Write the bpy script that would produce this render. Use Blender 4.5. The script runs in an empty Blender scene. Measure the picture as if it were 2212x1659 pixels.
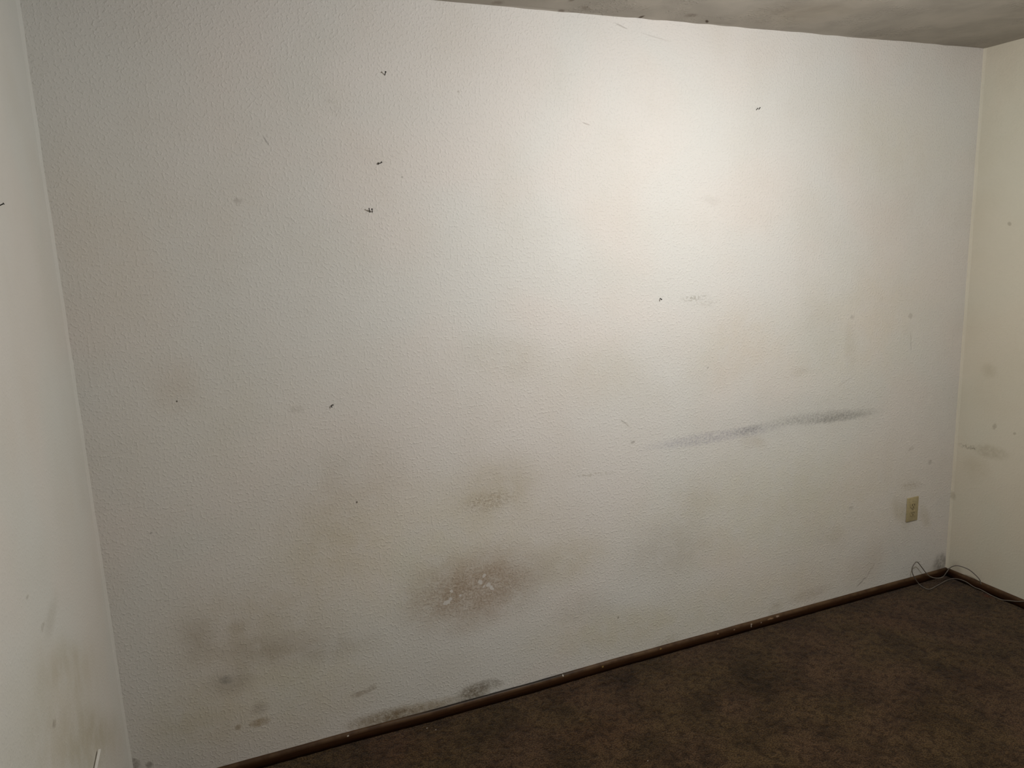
import bpy, bmesh, math, random
from mathutils import Vector, Matrix

S = bpy.context.scene
COL = S.collection

# ------------------------------------------------------------------ camera
W, H, DEPTH = 3.6073, 2.44, 3.7          # room: width along the far wall, height, depth
cam_d = bpy.data.cameras.new('camera')
cam_d.sensor_fit = 'HORIZONTAL'
cam_d.sensor_width = 36.0
cam_d.lens = 1614.357 / 2212 * 36.0
cam_d.clip_start = 0.01
cam = bpy.data.objects.new('camera', cam_d)
COL.objects.link(cam)
cam.location = (0.3675, -2.3995, 1.6863)
cam.rotation_euler = (1.38502992, 0.0378468966, -0.391373981)
S.camera = cam

# ------------------------------------------------------------------ world, lamps, exposure
wd = bpy.data.worlds.new('world')
S.world = wd
wd.use_nodes = True
wd.node_tree.nodes['Background'].inputs[0].default_value = (1, .96, .9, 1)
wd.node_tree.nodes['Background'].inputs[1].default_value = 0.0
S.view_settings.view_transform = 'Standard'
S.view_settings.look = 'None'
S.view_settings.gamma = 1.0
S.view_settings.use_curve_mapping = False
S.view_settings.exposure = 0.0
S.cycles.diffuse_bounces = 3
LAMP = Vector((1.97, -1.36, 2.10))       # the lit lamp of the room, just outside the frame at the upper right
LAMP_COLOR = (1.0, .985, .978)
bl = bpy.data.lights.new('room_lamp_bulb', 'POINT')
bl.energy = 52.0
bl.shadow_soft_size = 0.022
bl.color = LAMP_COLOR
bo = bpy.data.objects.new('room_lamp_bulb', bl)
COL.objects.link(bo)
bo.location = LAMP
sl = bpy.data.lights.new('room_lamp_reflector', 'SPOT')    # the brighter middle of its beam, thrown at the far wall
sl.energy = 13.0
sl.shadow_soft_size = 0.022
sl.spot_size = math.radians(100)
sl.spot_blend = 1.0
sl.color = LAMP_COLOR
so = bpy.data.objects.new('room_lamp_reflector', sl)
COL.objects.link(so)
so.location = LAMP
so.rotation_euler = (Vector((1.97, 0, 1.2))-LAMP).to_track_quat('-Z', 'Y').to_euler()

# ------------------------------------------------------------------ helpers
def mesh_obj(name, bm, mat, parent=None, smooth=False, label=None, cat=None, group=None, kind=None):
    me = bpy.data.meshes.new(name)
    bmesh.ops.recalc_face_normals(bm, faces=bm.faces)
    bm.to_mesh(me); bm.free()
    if smooth:
        for p in me.polygons: p.use_smooth = True
    for m in (mat if isinstance(mat, (list, tuple)) else [mat]):
        me.materials.append(m)
    o = bpy.data.objects.new(name, me)
    COL.objects.link(o)
    if parent:
        o.parent = parent
        o.matrix_parent_inverse = Matrix.Translation(-Vector(parent.location))
    tag(o, label, cat, group, kind)
    return o

def tag(o, label=None, cat=None, group=None, kind=None):
    if label: o['label'] = label
    if cat: o['category'] = cat
    if group: o['group'] = group
    if kind: o['kind'] = kind
    return o

def thing(name, loc, label, cat, group=None):
    o = bpy.data.objects.new(name, None)
    o.empty_display_size = 0.02
    COL.objects.link(o)
    o.location = loc
    return tag(o, label, cat, group)

def add_box(bm, x0, x1, y0, y1, z0, z1, bevel=0, seg=2):
    g = bmesh.ops.create_cube(bm, size=1)
    for v in g['verts']:
        v.co = Vector(((x0+x1)/2+v.co.x*(x1-x0), (y0+y1)/2+v.co.y*(y1-y0), (z0+z1)/2+v.co.z*(z1-z0)))
    if bevel:
        es = list({e for v in g['verts'] for e in v.link_edges})
        bmesh.ops.bevel(bm, geom=es, offset=bevel, segments=seg, affect='EDGES', profile=.5)

def smooth_path(pts, n=8):
    P = [Vector(p) for p in pts]
    out = []
    for i in range(len(P)-1):
        a, b, c, d = P[max(i-1, 0)], P[i], P[i+1], P[min(i+2, len(P)-1)]
        for k in range(n):
            t = k/n
            out.append(.5*((2*b)+(c-a)*t+(2*a-5*b+4*c-d)*t*t+(3*b-a-3*c+d)*t**3))
    out.append(P[-1])
    return out

def add_tube(bm, pts, radii, seg=10):
    pts = [Vector(p) for p in pts]
    if not isinstance(radii, (list, tuple)): radii = [radii]*len(pts)
    rings = []
    ref = Vector((0.31, 0.2, 0.93)).normalized()
    for i, p in enumerate(pts):
        t = (pts[min(i+1, len(pts)-1)]-pts[max(i-1, 0)]).normalized()
        u = ref-t*ref.dot(t)
        if u.length < .05: u = Vector((1, 0, 0))-t*t.x
        u.normalize(); ref = u
        v = t.cross(u)
        rings.append([bm.verts.new(p+(u*math.cos(2*math.pi*k/seg)+v*math.sin(2*math.pi*k/seg))*radii[i]) for k in range(seg)])
    for a, b in zip(rings, rings[1:]):
        for k in range(seg):
            bm.faces.new((a[k], a[(k+1) % seg], b[(k+1) % seg], b[k]))
    bm.faces.new(rings[0][::-1]); bm.faces.new(rings[-1])

# ------------------------------------------------------------------ marks and painted-in shade tones on the surfaces (world metres on each plane)
# u, v, half length, half width, angle, colour, strength, kind (0 soft, 1 speckled, 2 ragged, 3 fine line)
BACK_STAINS_SHADE=[
    (2.5868,0.5119,0.9014,0.3734,-0.0146,(0.97, 0.955, 0.87),0.85,0),  # large faint rows first: yellow cast of the dimmer wall put into colour
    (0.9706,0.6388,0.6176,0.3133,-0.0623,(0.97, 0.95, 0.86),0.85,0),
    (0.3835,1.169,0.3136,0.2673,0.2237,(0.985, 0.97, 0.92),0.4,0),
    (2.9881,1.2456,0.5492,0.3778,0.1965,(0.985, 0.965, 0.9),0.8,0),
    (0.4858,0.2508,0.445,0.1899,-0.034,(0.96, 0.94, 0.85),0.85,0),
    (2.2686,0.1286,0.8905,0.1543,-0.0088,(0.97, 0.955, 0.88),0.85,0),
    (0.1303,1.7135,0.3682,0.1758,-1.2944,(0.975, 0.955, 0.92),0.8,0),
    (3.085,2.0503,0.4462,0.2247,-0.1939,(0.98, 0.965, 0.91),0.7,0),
    (1.1687,0.4606,0.3078,0.1713,0.0418,(0.6, 0.49, 0.41),0.75,0),
    (1.1496,0.463,0.2214,0.0954,0.0054,(0.62, 0.52, 0.43),0.35,1),
    (1.162,0.4528,0.2858,0.1398,0.061,(0.8, 0.73, 0.66),0.4,1),
    (1.2309,0.784,0.1062,0.0387,0.0171,(0.55, 0.47, 0.36),0.45,1),
    (1.2625,0.8255,0.204,0.1368,0.2469,(0.72, 0.66, 0.52),0.45,0),
    (1.3031,1.3013,0.2086,0.0977,-0.1309,(0.78, 0.72, 0.62),0.35,0),
    (2.1594,0.8901,0.2737,0.0292,0.0037,(0.7, 0.7, 0.77),0.5,1),
    (2.2324,0.8885,0.3467,0.0255,-0.0015,(0.78, 0.78, 0.84),0.45,2),
    (2.4124,0.8962,0.1664,0.026,-0.0007,(0.66, 0.66, 0.69),0.4,1),
    (2.7864,0.9003,0.3182,0.0311,-0.0375,(0.64, 0.64, 0.65),0.55,1),
    (2.7924,0.9005,0.3122,0.0269,-0.0389,(0.74, 0.74, 0.74),0.5,2),
    (2.386,0.8974,0.0709,0.0182,0.0629,(0.5, 0.5, 0.52),0.4,2),
    (2.8642,0.8879,0.1851,0.0189,-0.0185,(0.5, 0.5, 0.5),0.42,2),
    (2.5735,0.9325,0.5282,0.1119,-0.0108,(0.8, 0.82, 0.82),0.3,0),
    (0.7907,0.0537,0.1282,0.0332,-0.023,(0.45, 0.37, 0.26),0.7,2),
    (0.9317,0.0464,0.1808,0.0283,-0.0077,(0.55, 0.47, 0.36),0.7,2),
    (0.8905,0.0495,0.2039,0.0372,-0.0516,(0.7, 0.62, 0.5),0.5,0),
    (1.1364,0.0555,0.0684,0.039,0.0211,(0.36, 0.31, 0.24),0.8,2),
    (1.1408,0.0607,0.0455,0.0329,-0.0124,(0.42, 0.37, 0.3),0.6,1),
    (1.2059,0.0737,0.0565,0.0222,-0.2389,(0.3, 0.26, 0.2),0.5,2),
    (0.7244,0.1705,0.0355,0.0108,0.0161,(0.45, 0.37, 0.3),0.55,2),
    (0.7647,0.1796,0.0216,0.013,0.2701,(0.4, 0.34, 0.26),0.4,2),
    (0.3889,0.16,0.0366,0.0154,0.001,(0.42, 0.3, 0.14),0.6,2),
    (0.3222,0.1616,0.0113,0.0102,0.6112,(0.42, 0.33, 0.2),0.55,2),
    (0.3206,0.3334,0.0842,0.0557,-0.0986,(0.54, 0.51, 0.48),0.42,0),
    (0.3025,0.3382,0.0251,0.0157,-0.3324,(0.3, 0.3, 0.3),0.5,2),
    (0.5273,0.3898,0.2983,0.0659,-0.1834,(0.62, 0.57, 0.52),0.45,0),
    (0.2415,0.5057,0.0749,0.0731,-0.5582,(0.62, 0.58, 0.52),0.4,0),
    (0.3924,0.4713,0.3252,0.2132,-0.0734,(0.78, 0.73, 0.62),0.6,0),
    (0.2066,0.2008,0.1855,0.1503,-0.0368,(0.84, 0.8, 0.68),0.5,0),
    (0.6536,0.729,0.2113,0.1483,0.0343,(0.84, 0.79, 0.68),0.5,0),
    (1.5499,0.497,0.1976,0.1175,0.0812,(0.82, 0.77, 0.64),0.5,0),
    (1.7017,0.1657,0.4175,0.101,-0.079,(0.88, 0.83, 0.7),0.5,0),
    (0.0083,0.1249,0.0228,0.0254,-0.2164,(0.3, 0.28, 0.25),0.7,2),
    (0.0528,0.1126,0.0112,0.0117,-0.6018,(0.3, 0.28, 0.25),0.6,2),
    (0.3971,0.2095,0.028,0.0244,0.3351,(0.5, 0.46, 0.42),0.4,0),
    (1.9996,0.4604,0.2541,0.1459,0.0571,(0.74, 0.7, 0.68),0.45,0),
    (1.603,0.2844,0.1618,0.0889,-0.0526,(0.74, 0.7, 0.62),0.35,0),
    (2.1155,0.6498,0.1348,0.1228,0.0499,(0.8, 0.74, 0.66),0.35,0),
    (3.0861,0.1602,0.1652,0.1255,0.3707,(0.72, 0.68, 0.6),0.35,0),
    (3.2755,0.3792,0.0996,0.0545,-0.9975,(0.62, 0.56, 0.4),0.42,0),
    (3.3323,0.5021,0.0708,0.0229,-0.0816,(0.5, 0.44, 0.32),0.4,1),
    (3.4343,0.3339,0.0795,0.0356,-0.9811,(0.7, 0.64, 0.5),0.4,0),
    (3.5684,0.0665,0.0557,0.0569,0.0111,(0.28, 0.26, 0.24),0.65,2),
    (3.5249,0.0262,0.0867,0.0547,0.1398,(0.6, 0.56, 0.5),0.5,0),
    (0.5853,2.0112,0.0175,0.0022,-1.0263,(0.35, 0.35, 0.36),0.496,3),
    (1.6515,2.0834,0.0169,0.0025,-0.3002,(0.5, 0.46, 0.44),0.496,3),
    (1.7965,2.4089,0.0277,0.0028,-0.2903,(0.5, 0.47, 0.44),0.496,3),
    (1.9327,2.382,0.0678,0.0024,-0.1649,(0.6, 0.57, 0.54),0.31,3),
    (1.7931,1.0012,0.0306,0.0032,-0.7173,(0.5, 0.46, 0.42),0.434,3),
    (2.8989,1.047,0.0572,0.0038,0.4562,(0.5, 0.46, 0.42),0.2,3),
    (3.0408,0.0767,0.0259,0.0035,0.5554,(0.3, 0.28, 0.26),0.5,3),
    (3.0668,0.0953,0.0158,0.0033,0.1526,(0.3, 0.28, 0.26),0.5,3),
    (3.0913,0.1154,0.019,0.0034,0.8886,(0.4, 0.37, 0.34),0.4,3),
    (3.114,0.1429,0.0198,0.0034,0.8212,(0.4, 0.37, 0.34),0.35,3),
    (3.2716,1.188,0.0478,0.0045,-1.4578,(0.4, 0.38, 0.34),0.22,3),
    (3.2592,1.3032,0.0155,0.0129,0.1286,(0.4, 0.37, 0.33),0.372,2),
    (2.915,1.3228,0.0126,0.0115,-0.9677,(0.45, 0.42, 0.4),0.372,2),
    (2.1069,1.454,0.064,0.0125,0.0485,(0.45, 0.42, 0.36),0.56,1),
    (2.1611,1.431,0.0758,0.0181,0.0532,(0.6, 0.56, 0.5),0.24,1),
    (1.8279,0.9202,0.0108,0.0059,0.298,(0.35, 0.32, 0.3),0.434,2),
    (3.445,0.6012,0.0127,0.011,0.408,(0.35, 0.33, 0.3),0.372,2),
    (3.3151,0.685,0.0176,0.0095,0.1112,(0.45, 0.42, 0.38),0.372,2),
    (2.6329,1.1104,0.0866,0.028,0.0128,(0.7, 0.66, 0.6),0.24,0),
    (0.4907,1.839,0.0131,0.0119,0.0875,(0.5, 0.47, 0.44),0.372,2),
    (2.1771,1.8215,0.0531,0.0205,-0.0456,(0.6, 0.57, 0.52),0.16,0),
    (1.1909,2.1719,0.0047,0.0035,0.0373,(0.45, 0.4, 0.36),0.434,2),
    (0.9886,1.907,0.0038,0.0036,-0.1921,(0.3, 0.28, 0.26),0.434,2),
    (0.1447,0.8696,0.0042,0.0029,0.3538,(0.25, 0.24, 0.22),0.496,2),
    (0.2601,1.2626,0.0025,0.0028,-0.1154,(0.12, 0.1, 0.08),0.9,3),
    (0.7655,0.8608,0.0031,0.0038,-0.1696,(0.15, 0.12, 0.1),0.85,3),
    (1.7543,0.2109,0.0061,0.0046,1.0141,(0.2, 0.18, 0.16),0.527,3),
    (2.1723,1.1771,0.0073,0.0041,0.4348,(0.4, 0.37, 0.34),0.372,2),
    (0.5996,1.1971,0.0284,0.012,0.0115,(0.6, 0.58, 0.53),0.248,2),
    (0.7897,2.1142,0.0364,0.0259,-0.7911,(0.75, 0.73, 0.7),0.28,1),
    (2.9146,1.2022,0.1158,0.0405,-1.3394,(0.8, 0.77, 0.72),0.32,0),
    (2.8654,0.3374,0.1191,0.0628,-0.3712,(0.78, 0.74, 0.68),0.32,0),
    (2.9622,0.4584,0.0179,0.0116,0.0713,(0.45, 0.42, 0.4),0.31,2),
    (2.546,0.0644,0.0448,0.0379,0.5714,(0.65, 0.6, 0.52),0.35,2),
    (1.9705,0.0286,0.0832,0.0377,0.327,(0.6, 0.56, 0.48),0.4,2),
    (2.7432,0.0919,0.1337,0.0288,0.0692,(0.65, 0.6, 0.54),0.35,2),
    (0.7194,0.9515,0.2635,0.1786,0.1758,(0.84, 0.79, 0.73),0.5,0),
    (0.2578,1.3133,0.1121,0.0894,-1.156,(0.86, 0.8, 0.74),0.4,0),
    (2.3291,1.245,0.2853,0.2095,-0.0219,(0.93, 0.86, 0.76),0.5,0),
    (1.6843,1.1977,0.2134,0.1586,-0.0205,(0.92, 0.86, 0.78),0.4,0),
    (2.7388,1.2643,0.1832,0.1361,-1.0972,(0.86, 0.88, 0.88),0.4,0),
    (2.3996,0.8421,0.0865,0.0425,-0.2506,(0.72, 0.64, 0.55),0.35,0),
    (1.4031,-0.0846,0.1681,0.0375,0.0619,(0.8, 0.74, 0.64),0.3,2),
    (1.6582,0.8182,0.0931,0.0073,-0.0576,(0.6, 0.57, 0.5),0.5,1),
    (0.3514,0.5109,0.0401,0.0448,1.1155,(0.75, 0.71, 0.64),0.4,0),
]
CHIPS=[
    (1.2003,0.5071,0.0089,0.0062,0.878),
    (1.1841,0.4854,0.0094,0.0097,0.7921),
    (1.2147,0.4688,0.0098,0.0096,0.3569),
    (1.2266,0.4535,0.0141,0.0075,-1.0756),
    (1.054,0.4356,0.0164,0.0093,0.271),
    (1.0693,0.4464,0.008,0.0076,0.6479),
    (1.0735,0.4748,0.0058,0.0064,0.8806),
    (1.1062,0.4515,0.0052,0.005,0.5159),
    (1.1965,0.4656,0.006,0.0049,0.8771),
    (0.4671,0.5595,0.0029,0.0035,-0.2268),
]
LEFT_STAINS_SHADE=[
    (-0.5721,0.5847,0.6581,0.1007,-0.554,(0.76, 0.72, 0.61),0.75,0),  # broad soft patch: smudges, with the lower wall's dimness painted in
    (-0.6146,0.7719,0.523,0.0991,-0.4482,(0.84, 0.8, 0.7),0.6,0),
    (-0.6707,0.9554,0.09,0.034,0.1143,(0.66, 0.63, 0.57),0.35,0),
    (-0.6774,0.8444,0.2287,0.0478,-0.3362,(0.8, 0.76, 0.68),0.4,0),
    (-0.755,0.9693,0.0188,0.007,-0.0369,(0.5, 0.46, 0.4),0.4,2),
    (-0.789,0.7758,0.0216,0.0077,-0.3199,(0.45, 0.4, 0.34),0.6,2),
    (-0.5177,0.7287,0.0665,0.0729,0.1645,(0.8, 0.75, 0.65),0.35,0),
    (-0.4511,0.5376,0.3666,0.0575,-0.5037,(0.82, 0.77, 0.67),0.3,0),
    (-0.8284,1.0658,0.0118,0.0041,-0.0869,(0.5, 0.47, 0.42),0.4,2),
]
RIGHT_STAINS=[
    (-0.0591,0.6694,0.0487,0.0135,3.0864,(0.48, 0.45, 0.4),0.6,1),
    (-0.1726,0.6697,0.0874,0.0352,3.1065,(0.62, 0.58, 0.5),0.45,2),
    (-0.0887,0.6664,0.0149,0.0045,3.1239,(0.3, 0.27, 0.24),0.7,2),
    (-0.133,1.0369,0.0407,0.0353,-2.5809,(0.66, 0.62, 0.54),0.4,0),
    (-0.183,0.7911,0.0166,0.0101,1.9585,(0.5, 0.47, 0.4),0.5,2),
    (-0.0074,0.4118,0.0227,0.0156,-2.0314,(0.5, 0.46, 0.4),0.4,2),
    (-0.0532,0.0522,0.0341,0.0434,2.9847,(0.5, 0.47, 0.43),0.5,0),
    (-0.1746,1.6886,0.0086,0.0106,2.2625,(0.5, 0.47, 0.42),0.5,2),
    (-0.2746,0.7792,0.0082,0.0059,2.5382,(0.5, 0.47, 0.42),0.5,2),
    (-0.1139,0.5803,0.0687,0.0695,-3.0834,(0.78, 0.74, 0.66),0.4,0),
]
CEILING_STAINS=[
    (1.867,-0.0136,0.0079,0.0181,0.0873,(0.22, 0.17, 0.14),0.9,2),
    (2.1325,-0.0262,0.0064,0.0215,-0.7059,(0.22, 0.17, 0.14),0.9,2),
    (1.6314,-0.0491,0.0166,0.0334,-0.8937,(0.45, 0.4, 0.34),0.5,2),
    (2.0291,-0.0752,0.0245,0.0237,0.4499,(0.4, 0.35, 0.3),0.5,2),
    (1.8128,-0.0995,0.0391,0.0343,-1.5074,(0.4, 0.36, 0.3),0.5,1),
    (1.5636,-0.0056,0.0118,0.015,-0.6931,(0.35, 0.3, 0.26),0.6,2),
    (1.328,-0.0268,0.0231,0.0226,-0.6734,(0.45, 0.4, 0.36),0.5,2),
    (1.5491,-0.1104,0.0096,0.0147,0.2312,(0.4, 0.36, 0.3),0.6,2),
    (2.4206,-0.2222,0.2436,0.1767,-0.3665,(0.8, 0.74, 0.64),0.4,0),
]
CARPET_STAINS=[
    (1.7017,-0.0862,0.106,0.0759,0.181,(0.35, 0.32, 0.3),0.75,2),
    (1.6861,-0.3051,0.0646,0.0867,-1.4434,(0.45, 0.42, 0.36),0.6,2),
    (2.1921,-0.3217,0.1174,0.1248,-1.3641,(0.5, 0.46, 0.4),0.6,2),
    (2.1991,-0.328,0.1521,0.1235,-0.6559,(0.55, 0.5, 0.42),0.5,2),
    (2.0541,-0.5689,0.0614,0.0476,-0.87,(0.4, 0.36, 0.3),0.6,2),
    (2.1988,-0.6656,0.0518,0.0789,-0.9419,(0.4, 0.35, 0.3),0.55,2),
    (1.9238,-0.3275,0.0786,0.062,-0.0759,(0.45, 0.42, 0.36),0.6,2),
    (1.7441,-0.594,0.0488,0.0579,-0.208,(0.4, 0.37, 0.32),0.65,2),
    (2.5928,-0.7079,0.1466,0.1756,-1.0337,(0.6, 0.52, 0.42),0.5,0),
    (2.9205,-0.6423,0.1511,0.2017,-0.8752,(0.6, 0.54, 0.44),0.5,0),
    (3.4823,-0.0171,0.1217,0.0618,-0.2618,(0.5, 0.46, 0.36),0.6,2),
    (3.1592,-0.0104,0.1728,0.0489,-0.0166,(0.55, 0.5, 0.42),0.6,2),
    (2.8677,-0.5313,0.0479,0.036,-0.7663,(0.45, 0.42, 0.38),0.5,2),
    (2.8792,-0.5407,0.0095,0.0222,-0.9952,(0.3, 0.26, 0.24),0.6,2),
    (3.587,-0.2381,0.0303,0.0311,-1.6283,(1.5, 0.55, 0.25),0.7,2),
    (1.4805,-0.3231,0.1871,0.1158,-0.1716,(1.1, 0.85, 0.78),0.45,0),
    (1.4522,-0.0347,0.1799,0.1422,-0.6185,(0.9, 0.8, 0.75),0.4,2),
    (0.8538,-0.1203,0.191,0.118,-0.1233,(1.05, 0.85, 0.88),0.5,0),
    (2.9784,-0.1958,0.1976,0.1407,-0.2532,(1.05, 0.88, 0.9),0.4,0),
]
CABLE=[(3.5913,-0.1918,0.0343),(3.5873,-0.1861,0.056),(3.5773,-0.1664,0.0778),(3.5623,-0.1413,0.0963),(3.5373,-0.1077,0.1043),(3.5216,-0.085,0.0889),(3.5121,-0.075,0.0632),(3.5091,-0.06,0.0339),(3.4849,-0.05,0.0277),(3.4563,-0.035,0.0347),(3.4292,-0.03,0.0598),(3.3977,-0.028,0.0963),(3.3651,-0.03,0.1274),(3.3431,-0.029,0.1151),(3.3363,-0.029,0.0884),(3.352,-0.031,0.0529),(3.3897,-0.0308,0.008),(3.3849,-0.0626,0.005),(3.3932,-0.083,0.005),(3.4465,-0.0747,0.005),(3.5316,-0.0569,0.005),(3.5883,-0.0499,0.0026),(3.5893,-0.0824,0.0141),(3.5893,-0.1205,0.016),(3.5893,-0.161,0.0074),(3.5893,-0.1954,0.0084),(3.5893,-0.2409,0.0029),(3.5893,-0.2697,0.002),(3.5893,-0.2978,0.0033),(3.5893,-0.329,0.014),(3.5893,-0.3677,0.0275),(3.5893,-0.3934,0.0398),(3.5893,-0.4481,0.0581)]

class NT:
    """small node-building helper"""
    def __init__(s, name):
        s.m = bpy.data.materials.new(name); s.m.use_nodes = True
        s.t = s.m.node_tree; s.n = s.t.nodes; s.l = s.t.links
        s.bsdf = s.n['Principled BSDF']
    def node(s, typ, **kw):
        n = s.n.new(typ)
        for k, v in kw.items(): setattr(n, k, v)
        return n
    def link(s, a, b): s.l.new(a, b)
    def coord(s):
        return s.node('ShaderNodeTexCoord').outputs['Object']
    def noise(s, vec, scale, detail=2, rough=.5, dist=0.0):
        n = s.node('ShaderNodeTexNoise')
        n.inputs['Scale'].default_value = scale; n.inputs['Detail'].default_value = detail
        n.inputs['Roughness'].default_value = rough; n.inputs['Distortion'].default_value = dist
        s.link(vec, n.inputs['Vector'])
        return n
    def mrange(s, val, a, b, c=0, d=1, smooth=True):
        n = s.node('ShaderNodeMapRange', interpolation_type='SMOOTHSTEP' if smooth else 'LINEAR')
        for i, x in enumerate((a, b, c, d)): n.inputs[1+i].default_value = x
        s.link(val, n.inputs[0])
        return n.outputs[0]
    def math(s, op, a, b, c=None):
        n = s.node('ShaderNodeMath', operation=op)
        for i, x in enumerate((a, b, c)):
            if x is None: continue
            if hasattr(x, 'node'): s.link(x, n.inputs[i])
            else: n.inputs[i].default_value = x
        return n.outputs[0]
    def mix(s, fac, a, b, blend='MIX'):
        n = s.node('ShaderNodeMix', data_type='RGBA', blend_type=blend)
        for sock, x in ((n.inputs[0], fac), (n.inputs[6], a), (n.inputs[7], b)):
            if hasattr(x, 'node'): s.link(x, sock)
            elif isinstance(x, (int, float)): sock.default_value = x
            else: sock.default_value = (*x, 1)
        return n.outputs[2]
    def warp(s, vec, scale, amount):
        n = s.noise(vec, scale, 2)
        v = s.node('ShaderNodeVectorMath', operation='SUBTRACT')
        s.link(n.outputs['Color'], v.inputs[0]); v.inputs[1].default_value = (.5, .5, .5)
        m = s.node('ShaderNodeVectorMath', operation='MULTIPLY_ADD')
        s.link(v.outputs[0], m.inputs[0]); m.inputs[1].default_value = (amount,)*3; s.link(vec, m.inputs[2])
        return m.outputs[0]

def tint_chain(T, vec, color, tints, axes, speck):
    """multiply the listed marks into a colour; axes = plane of the surface"""
    cache = {}
    make = {'soft': lambda: T.warp(vec, 9, .05), 'rag': lambda: T.warp(vec, 70, .016), 'line': lambda: T.warp(vec, 45, .004),
            'ragmask': lambda: T.mrange(T.noise(vec, 55, 4, .65).outputs[0], .36, .60, .45, 1),
            'softmask': lambda: T.mrange(T.noise(vec, 12, 3, .6).outputs[0], .25, .65, .45, 1), 'speck': speck}
    def get(k):
        if k not in cache: cache[k] = make[k]()
        return cache[k]
    for (u, v, L, w, ang, col, k, kind) in tints:
        mp = T.node('ShaderNodeMapping', vector_type='TEXTURE')
        if axes == 'xz':
            loc, rot, sc = (u, 0, v), (0, -ang, 0), (L, 50, w)
        elif axes == 'yz':
            loc, rot, sc = (0, u, v), (ang, 0, 0), (50, L, w)
        else:
            loc, rot, sc = (u, v, 0), (0, 0, ang), (L, w, 50)
        mp.inputs['Location'].default_value = loc
        mp.inputs['Rotation'].default_value = rot
        mp.inputs['Scale'].default_value = sc
        seq = T.node('ShaderNodeVectorMath', operation='MULTIPLY_ADD')   # keeps the marks evaluated one after another
        seq.inputs[1].default_value = (1e-7, 1e-7, 1e-7)
        if hasattr(color, 'node'): T.link(color, seq.inputs[0])
        big = 'rag' if L > .012 else 'line'
        T.link(get(('soft', big, big, 'line')[kind]), seq.inputs[2])
        T.link(seq.outputs[0], mp.inputs['Vector'])
        ln = T.node('ShaderNodeVectorMath', operation='LENGTH')
        T.link(mp.outputs[0], ln.inputs[0])
        lo = (0.15, .35, .45, .5)[kind]
        f = T.mrange(ln.outputs['Value'], lo, 1.25, k, 0)
        if kind == 0: f = T.math('MULTIPLY', f, get('softmask'))
        elif kind == 1: f = T.math('MULTIPLY', f, get('speck'))
        elif kind == 2 and L > .012: f = T.math('MULTIPLY', f, get('ragmask'))
        color = T.mix(f, color, col, 'MULTIPLY')
    return color

def wall_material(name, base, tints, axes, chips=(), bump=.45, tintamt=.35):
    T = NT(name)
    co = T.coord()
    peel = T.noise(co, 126, 1.2, .5)          # orange-peel texture of the sprayed wall
    fine = T.noise(co, 320, 2, .5)
    height = T.math('MULTIPLY_ADD', fine.outputs[0], .22, T.mrange(peel.outputs[0], .47, .74))
    speck = lambda: T.mrange(T.noise(co, 105, 4, .6, .4).outputs[0], .42, .60)
    color = base
    # faint uneven discolouration of the old paint
    big = T.noise(co, 1.7, 2, .5, .6)
    color = T.mix(T.mrange(big.outputs[0], .35, .65), tuple(c*f for c, f in zip(base, (1.012, .99, .975))), tuple(c*f for c, f in zip(base, (.985, 1.0, .995))))
    hz = T.noise(co, 3.1, 3, .55)
    color = T.mix(T.mrange(hz.outputs[0], .40, .75, 0, tintamt), color, (.90, .87, .82), 'MULTIPLY')
    color = tint_chain(T, co, color, tints, axes, speck)
    if chips:
        rag = T.warp(co, 120, .010)
        tot = None
        for (u, v, L, w, ang) in chips:
            mp = T.node('ShaderNodeMapping', vector_type='TEXTURE')
            mp.inputs['Location'].default_value = (u, 0, v)
            mp.inputs['Rotation'].default_value = (0, -ang, 0)
            mp.inputs['Scale'].default_value = (L, 50, w)
            seq = T.node('ShaderNodeVectorMath', operation='MULTIPLY_ADD')
            seq.inputs[1].default_value = (1e-7, 1e-7, 1e-7)
            T.link(color if tot is None else tot, seq.inputs[0]); T.link(rag, seq.inputs[2])
            T.link(seq.outputs[0], mp.inputs['Vector'])
            ln = T.node('ShaderNodeVectorMath', operation='LENGTH')
            T.link(mp.outputs[0], ln.inputs[0])
            f = T.mrange(ln.outputs['Value'], .75, 1.05, .8, 0)
            tot = f if tot is None else T.math('MAXIMUM', tot, f)
        color = T.mix(tot, color, tuple(c*.98 for c in base))
        height = T.math('MULTIPLY', height, T.math('SUBTRACT', 1.0, tot))
    T.link(color, T.bsdf.inputs['Base Color'])
    T.bsdf.inputs['Roughness'].default_value = .62
    T.bsdf.inputs['Specular IOR Level'].default_value = .25
    b = T.node('ShaderNodeBump')
    b.inputs['Strength'].default_value = bump
    b.inputs['Distance'].default_value = .0022
    T.link(height, b.inputs['Height'])
    T.link(b.outputs[0], T.bsdf.inputs['Normal'])
    return T.m

def plain(name, col, rough=.5, metal=0, noise=0, scale=60):
    T = NT(name)
    if noise:
        n = T.noise(T.coord(), scale, 3, .6)
        c = T.mix(T.mrange(n.outputs[0], .3, .7), tuple(x*(1-noise) for x in col), tuple(min(1, x*(1+noise)) for x in col))
        T.link(c, T.bsdf.inputs['Base Color'])
    else:
        T.bsdf.inputs['Base Color'].default_value = (*col, 1)
    T.bsdf.inputs['Roughness'].default_value = rough
    T.bsdf.inputs['Metallic'].default_value = metal
    return T.m

def touching(marks, u0, u1, v0, v1):
    """the marks whose outline reaches into a panel of the surface"""
    out = []
    for m in marks:
        u, v, L, w, a = m[:5]
        pad = .035 if len(m) > 7 and m[7] == 0 else .012
        hu = 1.27*math.hypot(L*math.cos(a), w*math.sin(a))+pad
        hv = 1.27*math.hypot(L*math.sin(a), w*math.cos(a))+pad
        if u+hu > u0 and u-hu < u1 and v+hv > v0 and v-hv < v1: out.append(m)
    return out

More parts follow.
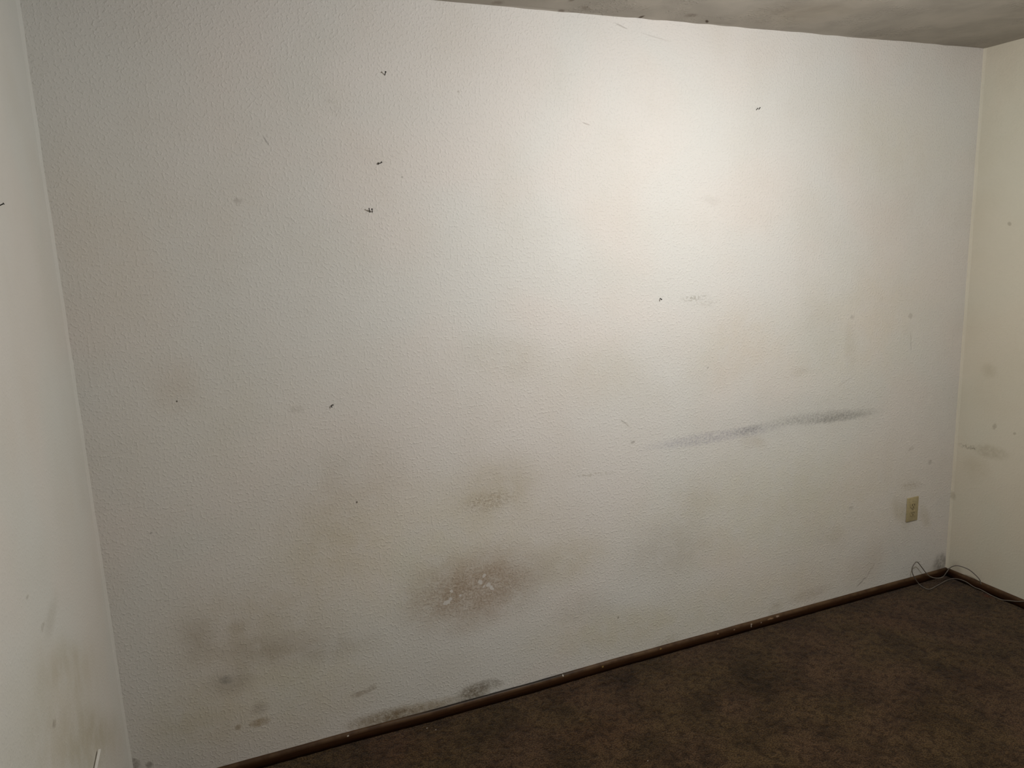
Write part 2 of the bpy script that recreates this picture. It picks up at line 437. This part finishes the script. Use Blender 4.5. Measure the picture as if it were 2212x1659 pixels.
BACK_BASE = (.735, .715, .680)
TX, TZ = 12, 8                     # the far wall is shaded panel by panel, each with only the marks that lie on it
M_back = []
for j in range(TZ):
    for i in range(TX):
        box = (W*i/TX, W*(i+1)/TX, H*j/TZ, H*(j+1)/TZ)
        M_back.append(wall_material('painted_wall_far', BACK_BASE, touching(BACK_STAINS_SHADE, *box), 'xz', touching(CHIPS, *box)))
M_left = wall_material('painted_wall_left', (.705, .695, .655), LEFT_STAINS_SHADE, 'yz', bump=.2)
M_right = wall_material('painted_wall_right', (.70, .665, .555), RIGHT_STAINS, 'yz', bump=.22)
M_front = wall_material('painted_wall_near', (.70, .675, .60), [], 'xz', bump=.3)

def ceiling_material():
    T = NT('old_ceiling_paint')
    co = T.coord()
    patch = T.mrange(T.noise(co, 5, 2, .5).outputs[0], .50, .62)
    lump = T.mrange(T.noise(co, 75, 3, .6).outputs[0], .48, .70)
    fine = T.noise(co, 160, 2)
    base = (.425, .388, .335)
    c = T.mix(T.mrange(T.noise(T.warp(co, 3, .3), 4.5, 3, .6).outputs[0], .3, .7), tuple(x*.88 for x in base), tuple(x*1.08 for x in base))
    c = tint_chain(T, co, c, CEILING_STAINS, 'xy', lambda: lump)
    T.link(c, T.bsdf.inputs['Base Color'])
    T.bsdf.inputs['Roughness'].default_value = .85
    T.bsdf.inputs['Specular IOR Level'].default_value = .1
    h = T.math('MULTIPLY_ADD', T.math('MULTIPLY', lump, patch), 1.0, T.math('MULTIPLY', fine.outputs[0], .25))
    b = T.node('ShaderNodeBump')
    b.inputs['Strength'].default_value = .6; b.inputs['Distance'].default_value = .004
    T.link(h, b.inputs['Height']); T.link(b.outputs[0], T.bsdf.inputs['Normal'])
    return T.m

def carpet_material():
    T = NT('brown_carpet')
    co = T.coord()
    tuft = T.noise(co, 210, 2, .6)
    clump = T.noise(T.warp(co, 30, .02), 40, 4, .62)
    worn = T.noise(T.warp(co, 4, .25), 6.5, 4, .6)
    hue = T.noise(co, 3.0, 2, .5)
    c = T.mix(T.mrange(hue.outputs[0], .38, .62), (.079, .046, .0235), (.073, .0455, .0195))
    c = T.mix(T.mrange(worn.outputs[0], .37, .61, .62, 0), c, (.42, .40, .38), 'MULTIPLY')
    c = T.mix(T.mrange(clump.outputs[0], .34, .56, .85, 0), c, (.40, .38, .36), 'MULTIPLY')
    c = T.mix(T.mrange(tuft.outputs[0], .35, .65), T.mix(1, c, (.48, .47, .46), 'MULTIPLY'), T.mix(1, c, (1.6, 1.6, 1.6), 'MULTIPLY'))
    c = tint_chain(T, co, c, CARPET_STAINS, 'xy', lambda: T.mrange(clump.outputs[0], .4, .6))
    T.link(c, T.bsdf.inputs['Base Color'])
    T.bsdf.inputs['Roughness'].default_value = .95
    T.bsdf.inputs['Specular IOR Level'].default_value = .05
    T.bsdf.inputs['Sheen Weight'].default_value = .08
    b = T.node('ShaderNodeBump')
    b.inputs['Strength'].default_value = .9; b.inputs['Distance'].default_value = .006
    T.link(T.math('MULTIPLY_ADD', clump.outputs[0], 1.4, tuft.outputs[0]), b.inputs['Height'])
    T.link(b.outputs[0], T.bsdf.inputs['Normal'])
    return T.m

def wood_material():
    T = NT('dark_stained_baseboard_wood')
    co = T.coord()
    mp = T.node('ShaderNodeMapping'); mp.inputs['Scale'].default_value = (2.5, 2.5, 90)
    T.link(co, mp.inputs['Vector'])
    grain = T.noise(mp.outputs[0], 3, 4, .6)
    c = T.mix(T.mrange(grain.outputs[0], .3, .7), (.024, .008, .0024), (.050, .020, .0065))
    sep = T.node('ShaderNodeSeparateXYZ'); T.link(co, sep.inputs[0])
    # stain rubbed thin along the rounded top edge
    edge = T.math('MULTIPLY', T.mrange(sep.outputs[2], .022, .034), T.mrange(T.noise(co, 14, 3, .6).outputs[0], .35, .6, .25, .75))
    c = T.mix(edge, c, (.115, .066, .030))
    # old black dirt packed along the back of the top edge in one stretch
    dirt = T.math('MULTIPLY', T.mrange(sep.outputs[1], -.0148, -.0118), T.mrange(sep.outputs[2], .0315, .0345))
    dirt = T.math('MULTIPLY', dirt, T.math('MULTIPLY', T.mrange(sep.outputs[0], .80, 1.0), T.mrange(sep.outputs[0], 1.42, 1.62, 1, 0)))
    c = T.mix(T.math('MULTIPLY', dirt, .93), c, (.010, .007, .004))
    ragged = T.warp(co, 160, .006)
    for (x, z, L, w, col) in ((.6695, .030, .0032, .0026, (.62, .58, .5)), (1.4988, .0347, .003, .0035, (.66, .62, .54)),
                              (2.4056, .0226, .003, .0075, (.42, .36, .30)), (2.4075, .029, .005, .003, (.36, .30, .25)), (2.511, .0299, .018, .004, (.24, .15, .08)),
                              (2.55, .032, .010, .004, (.30, .22, .16)), (1.6742, .0251, .005, .0035, (.30, .19, .05)), (2.315, .027, .004, .003, (.28, .2, .14)),
                              (1.9462, .0314, .006, .003, (.30, .19, .05)), (2.459, .025, .003, .003, (.34, .27, .21)), (2.23, .028, .006, .003, (.24, .16, .1))):
        mp = T.node('ShaderNodeMapping', vector_type='TEXTURE')
        mp.inputs['Location'].default_value = (x, 0, z); mp.inputs['Scale'].default_value = (L, 50, w)
        T.link(ragged, mp.inputs['Vector'])
        ln = T.node('ShaderNodeVectorMath', operation='LENGTH'); T.link(mp.outputs[0], ln.inputs[0])
        c = T.mix(T.mrange(ln.outputs['Value'], .6, 1.1, .9, 0), c, col)
    T.link(c, T.bsdf.inputs['Base Color'])
    T.bsdf.inputs['Roughness'].default_value = .5
    T.bsdf.inputs['Specular IOR Level'].default_value = .3
    return T.m

M_ceil, M_carpet, M_wood = ceiling_material(), carpet_material(), wood_material()
M_plate = plain('yellowed_ivory_plastic', (.43, .36, .20), .42, 0, .10, 90)
M_face = plain('aged_ivory_receptacle', (.40, .33, .18), .45, 0, .08, 120)
M_slot = plain('dark_slot', (.02, .015, .01), .9)
M_screw = plain('dull_screw_metal', (.30, .26, .16), .45, .6)
M_nail = plain('dark_nail_steel', (.022, .020, .017), .5, .5)
M_cable = plain('grey_cable_jacket', (.155, .135, .112), .38, 0, .10, 40)
M_strip = plain('white_plastic', (.84, .83, .79), .45)
M_chip = plain('flaked_white_paint', (.62, .57, .52), .7)
M_crumb = plain('dark_crumb', (.03, .016, .01), .8)

# ------------------------------------------------------------------ the room
random.seed(4)
def wob(seed, amp, n, knots=40):
    r = random.Random(seed)
    k = [r.uniform(-amp, amp) for _ in range(knots+3)]
    out = []
    for i in range(n):
        t = i/(n-1)*knots; j = int(t); f = t-j; f = f*f*(3-2*f)
        out.append(k[j]*(1-f)+k[j+1]*f)
    return out

bm = bmesh.new()
front = [[bm.verts.new((W*i/TX, 0, H*j/TZ)) for i in range(TX+1)] for j in range(TZ+1)]
for j in range(TZ):
    for i in range(TX):
        f = bm.faces.new((front[j][i], front[j][i+1], front[j+1][i+1], front[j+1][i])); f.material_index = j*TX+i
rim = [front[0][i] for i in range(TX+1)]+[front[j][TX] for j in range(1, TZ+1)]+[front[TZ][i] for i in range(TX-1, -1, -1)]+[front[j][0] for j in range(TZ-1, 0, -1)]
back = [bm.verts.new((v.co.x, .12, v.co.z)) for v in rim]
for k in range(len(rim)):
    bm.faces.new((rim[k], rim[k-1], back[k-1], back[k]))
bm.faces.new(back)
mesh_obj('wall_back', bm, M_back, kind='structure')

def side_wall(name, xs, sgn, mat, seed):
    """wall slab with a slightly wavy, taped inside corner towards the far wall"""
    bm = bmesh.new()
    n = 90
    wa, wb = wob(seed, .0007, n, 22), wob(seed+1, .0007, n, 30)
    rows = []
    for i in range(n):
        z = H*i/(n-1)
        pr = [(xs-sgn*.12, -DEPTH), (xs, -DEPTH), (xs, -.30), (xs+sgn*(.0003+abs(wa[i])*.3), -.011+wa[i]*2),
              (xs+sgn*(.0032+wb[i]*.5), -.0042), (xs+sgn*(.0072+wb[i]*1.4), -.00003), (xs-sgn*.12, -.00003)]
        rows.append([bm.verts.new((x, y, z)) for x, y in pr])
    for a, b in zip(rows, rows[1:]):
        for k in range(len(a)):
            bm.faces.new((a[k], a[(k+1) % len(a)], b[(k+1) % len(a)], b[k]))
    bm.faces.new(rows[0]); bm.faces.new(rows[-1][::-1])
    return mesh_obj(name, bm, mat, kind='structure')
side_wall('wall_left', 0, 1, M_left, 11)
side_wall('wall_right', W, -1, M_right, 31)
bm = bmesh.new(); add_box(bm, -.12, W+.12, -DEPTH-.12, -DEPTH, 0, H)
mesh_obj('wall_front', bm, M_front, kind='structure')

# ceiling: the joint with the walls is uneven, so the underside ripples there
bm = bmesh.new()
nx, ys = 170, [0.0, -.006, -.014, -.03, -.07, -.16, -.4, -1.0, -2.0, -DEPTH]
wv = [wob(60+j, a, nx, 60) for j, a in enumerate((.0016, .0015, .0012, .001, .001, .001, .0, .0, .0, .0))]
grid = [[bm.verts.new((W*i/(nx-1), y, H+wv[j][i]-(.0012 if j == 0 else 0))) for i in range(nx)] for j, y in enumerate(ys)]
for j in range(len(ys)-1):
    for i in range(nx-1):
        bm.faces.new((grid[j][i], grid[j][i+1], grid[j+1][i+1], grid[j+1][i]))
add_box(bm, -.12, W+.12, -DEPTH-.12, .12, H+.02, H+.12)
mesh_obj('ceiling', bm, M_ceil, kind='structure', smooth=False)
for p in bpy.data.objects['ceiling'].data.polygons:
    if len(p.vertices) == 4 and p.center.z < H+.01: p.use_smooth = True

# floor: carpet with a soft uneven surface
bm = bmesh.new()
rf = random.Random(9)
nx, ny = 240, 150
def cy(j): return -DEPTH*(j/(ny-1))**1.6
grid = [[bm.verts.new((W*i/(nx-1), cy(j), rf.uniform(-.0018, .0012))) for i in range(nx)] for j in range(ny)]
for j in range(ny-1):
    for i in range(nx-1):
        bm.faces.new((grid[j][i], grid[j][i+1], grid[j+1][i+1], grid[j+1][i]))
add_box(bm, -.12, W+.12, -DEPTH-.12, .12, -.12, -.02)
o = mesh_obj('floor', bm, M_carpet, kind='structure', smooth=True)

# ------------------------------------------------------------------ baseboards (rounded top, slightly off the wall in one stretch)
BH = .0385
prof = [(0, 0), (.0118, 0), (.0120, .019), (.0112, .0275), (.0092, .0335), (.0060, .0372), (.0025, BH), (0, BH)]
def baseboard(name, p0, p1, nrm, off=None, n=80, seed=3):
    bm = bmesh.new()
    p0, p1, nrm = Vector(p0), Vector(p1), Vector(nrm)
    w = wob(seed, .0006, n)
    rows = []
    for i in range(n):
        t = i/(n-1); p = p0.lerp(p1, t)
        d = .0002 + (off(t) if off else 0)
        rows.append([bm.verts.new(p+nrm*(d+a)+Vector((0, 0, b+(w[i] if b > .015 else 0)))) for a, b in prof])
    for a, b in zip(rows, rows[1:]):
        for k in range(len(a)):
            bm.faces.new((a[k], a[(k+1) % len(a)], b[(k+1) % len(a)], b[k]))
    bm.faces.new(rows[0]); bm.faces.new(rows[-1][::-1])
    o = mesh_obj(name, bm, M_wood, kind='structure', smooth=True)
    return o
def gap(t):
    x = t*W
    return .0065*max(0, min(1, (x-.70)/.25))*max(0, min(1, (1.72-x)/.35))
baseboard('baseboard_back', (0.0002, 0, 0), (W-.0002, 0, 0), (0, -1, 0), gap)
baseboard('baseboard_right', (W, -.0125, 0), (W, -DEPTH, 0), (-1, 0, 0), seed=5)
baseboard('baseboard_left', (0, -.0125, 0), (0, -DEPTH, 0), (1, 0, 0), seed=7)

# ------------------------------------------------------------------ wall outlet
OX, OZ = 3.3440, .3868
t = thing('wall_outlet', (OX, 0, OZ), 'yellowed ivory duplex power outlet low on the far wall near the right corner', 'power outlet')
bm = bmesh.new(); add_box(bm, OX-.036, OX+.036, -.0060, -.0001, OZ-.0585, OZ+.0585, .0022, 3)
mesh_obj('wall_plate', bm, M_plate, t, True)
def receptacle(zc):
    bm = bmesh.new()
    n = 40
    ring = []
    for k in range(n):
        a = 2*math.pi*k/n
        ring.append((max(-.0165, min(.0165, .0190*math.cos(a))), max(-.0138, min(.0138, .0172*math.sin(a)))))
    f = [bm.verts.new((OX+x, -.0061, zc+z)) for x, z in ring]
    m = [bm.verts.new((OX+x, -.0080, zc+z)) for x, z in ring]
    g = [bm.verts.new((OX+x*.93, -.0086, zc+z*.93)) for x, z in ring]
    for a, b in ((f, m), (m, g)):
        for k in range(n): bm.faces.new((a[k], a[(k+1) % n], b[(k+1) % n], b[k]))
    bm.faces.new(g); bm.faces.new(f[::-1])
    r = mesh_obj('receptacle', bm, M_face, t)
    for dx, hz in ((-.0063, .0042), (.0063, .0034)):
        bm = bmesh.new(); add_box(bm, OX+dx-.0014, OX+dx+.0014, -.0089, -.0082, zc+.003-hz, zc+.003+hz)
        slot(bm, r)
    bm = bmesh.new(); add_tube(bm, [(OX, -.0082, zc-.0075), (OX, -.0089, zc-.0075)], .0026, 14)
    slot(bm, r)
def slot(bm, r):
    o = mesh_obj('slot', bm, M_slot)
    o.parent = r; o.matrix_parent_inverse = Matrix.Identity(4)
    return o
for zc in (OZ+.0195, OZ-.0195): receptacle(zc)
bm = bmesh.new()
add_tube(bm, [(OX, -.0058, OZ), (OX, -.0068, OZ), (OX, -.0072, OZ)], [.0036, .0036, .0026], 18)
sc = mesh_obj('screw', bm, M_screw, t, label='dull metal screw between the two receptacles')

# ------------------------------------------------------------------ nails in the walls
def nail(base, head, label, group, r=.0013, rh=.0026, name='nail', mid=None, into=(0, 1, 0)):
    b, h = Vector(base), Vector(head)
    root = thing(name, b, label, 'nail', group)
    bm = bmesh.new()
    path = [b+Vector(into)*.004, b] + ([Vector(mid)] if mid else []) + [h]
    if len(path) > 3: path = smooth_path(path, 6)
    add_tube(bm, path, r, 8)
    mesh_obj('shaft', bm, M_nail, root, True)
    d = (h-Vector(path[-2])).normalized()
    bm = bmesh.new()
    add_tube(bm, [h-d*.0004, h, h+d*.0007, h+d*.0010], [r, rh, rh, rh*.7], 12)
    mesh_obj('head', bm, M_nail, root, False)
G = 'dark nails left in the walls'
nail((.9543, 0, 2.2112), (.9545, -.0125, 2.2182), 'dark bent nail, topmost of the nails on the left half of the far wall', G)
nail((.9201, 0, 1.9488), (.9233, -.0100, 1.9510), 'short dark nail below the topmost nail, right one of that close pair', G, mid=(.9212, -.006, 1.9492))
nail((.9157, 0, 1.9463), (.9150, -.0035, 1.9474), 'dark nail stub driven nearly flush, left one of the close pair below the topmost nail', G, r=.0017, rh=.0024)
nail((.8786, 0, 1.8000), (.8734, -.0130, 1.8108), 'dark upward-bent nail, left one of the lower close pair', G, rh=.0019)
nail((.8859, 0, 1.8002), (.8824, -.0125, 1.8085), 'dark upward-bent nail with round head, right one of the lower close pair', G)
nail((2.3830, 0, 2.1503), (2.3848, -.0065, 2.1553), 'short dark nail high on the right of the far wall, left one of the pair', G, rh=.0019)
nail((2.3944, 0, 2.1523), (2.3957, -.0065, 2.1580), 'short dark nail high on the right of the far wall, right one of the pair', G, rh=.0019)
nail((1.9518, 0, 1.4627), (1.9496, -.0120, 1.4597), 'single dark nail at mid height right of centre on the far wall', G, r=.0016, rh=.0026)
nail((0, -.5724, 1.7983), (.0125, -.5724, 1.8045), 'dark nail sticking out of the left wall at the left edge of the photo', G, r=.0012, rh=.0024, into=(-1, 0, 0))
# a small curled hook
bm = bmesh.new()
add_tube(bm, smooth_path([(.7149, .004, 1.1987), (.7149, -.001, 1.1985), (.7115, -.0035, 1.1990), (.7084, -.0045, 1.1966), (.7085, -.005, 1.1935), (.7107, -.005, 1.1921)], 5), .0015, 8)
mesh_obj('wire_hook', bm, M_nail, None, True, 'tiny dark curled hook alone at lower left of the far wall', 'hook')

# ------------------------------------------------------------------ loose cable in the corner
bm = bmesh.new()
add_tube(bm, smooth_path(CABLE, 8), .0022, 10)
mesh_obj('cable', bm, M_cable, None, True, 'thin grey cable looping over the baseboards and carpet in the right corner', 'cable')

# ------------------------------------------------------------------ white strip low on the left wall
t = thing('white_strip', (.006, -.44, .4775), 'thin white plastic strip running level low on the left wall, cut square at its end', 'strip')
bm = bmesh.new(); add_box(bm, .0034, .0090, -1.35, -.4400, .4758, .4806, .0006, 2)
mesh_obj('strip_body', bm, M_strip, t)
for y in (-.60, -.95, -1.30):
    bm = bmesh.new(); add_box(bm, -.0005, .0036, y-.006, y+.006, .4762, .4802)
    mesh_obj('mounting_clip', bm, M_strip, t)

# ------------------------------------------------------------------ bits lying on the carpet
def bit(name, x, y, s, mat, seed, label, cat, group):
    r = random.Random(seed)
    bm = bmesh.new()
    bmesh.ops.create_icosphere(bm, subdivisions=1, radius=1)
    for v in bm.verts:
        k = r.uniform(.7, 1.25)
        v.co = Vector((x+v.co.x*s*k, y+v.co.y*s*.75*k, .0008+s*.45+v.co.z*s*.45*k))
    mesh_obj(name, bm, mat, None, False, label, cat, group)
bit('paint_chip', .9400, -.0490, .0024, M_chip, 1, 'tiny white paint flake on the carpet by the baseboard, left one of two', 'paint chip', 'white paint flakes on the carpet')
bit('paint_chip', .9660, -.0720, .0022, M_chip, 2, 'tiny white paint flake on the carpet by the baseboard, right one of two', 'paint chip', 'white paint flakes on the carpet')
bit('paint_chip', 1.5535, -.5275, .0020, M_chip, 3, 'tiny white paint flake on the carpet at the bottom edge of the photo', 'paint chip', 'white paint flakes on the carpet')
bit('crumb', 2.0426, -.5296, .0036, M_crumb, 4, 'small dark crumb on the open carpet near the bottom of the photo', 'crumb', 'dark crumbs on the carpet')
bit('crumb', 2.4449, -.2709, .0046, M_crumb, 5, 'small dark reddish crumb on the carpet in front of the white scrape on the baseboard', 'crumb', 'dark crumbs on the carpet')
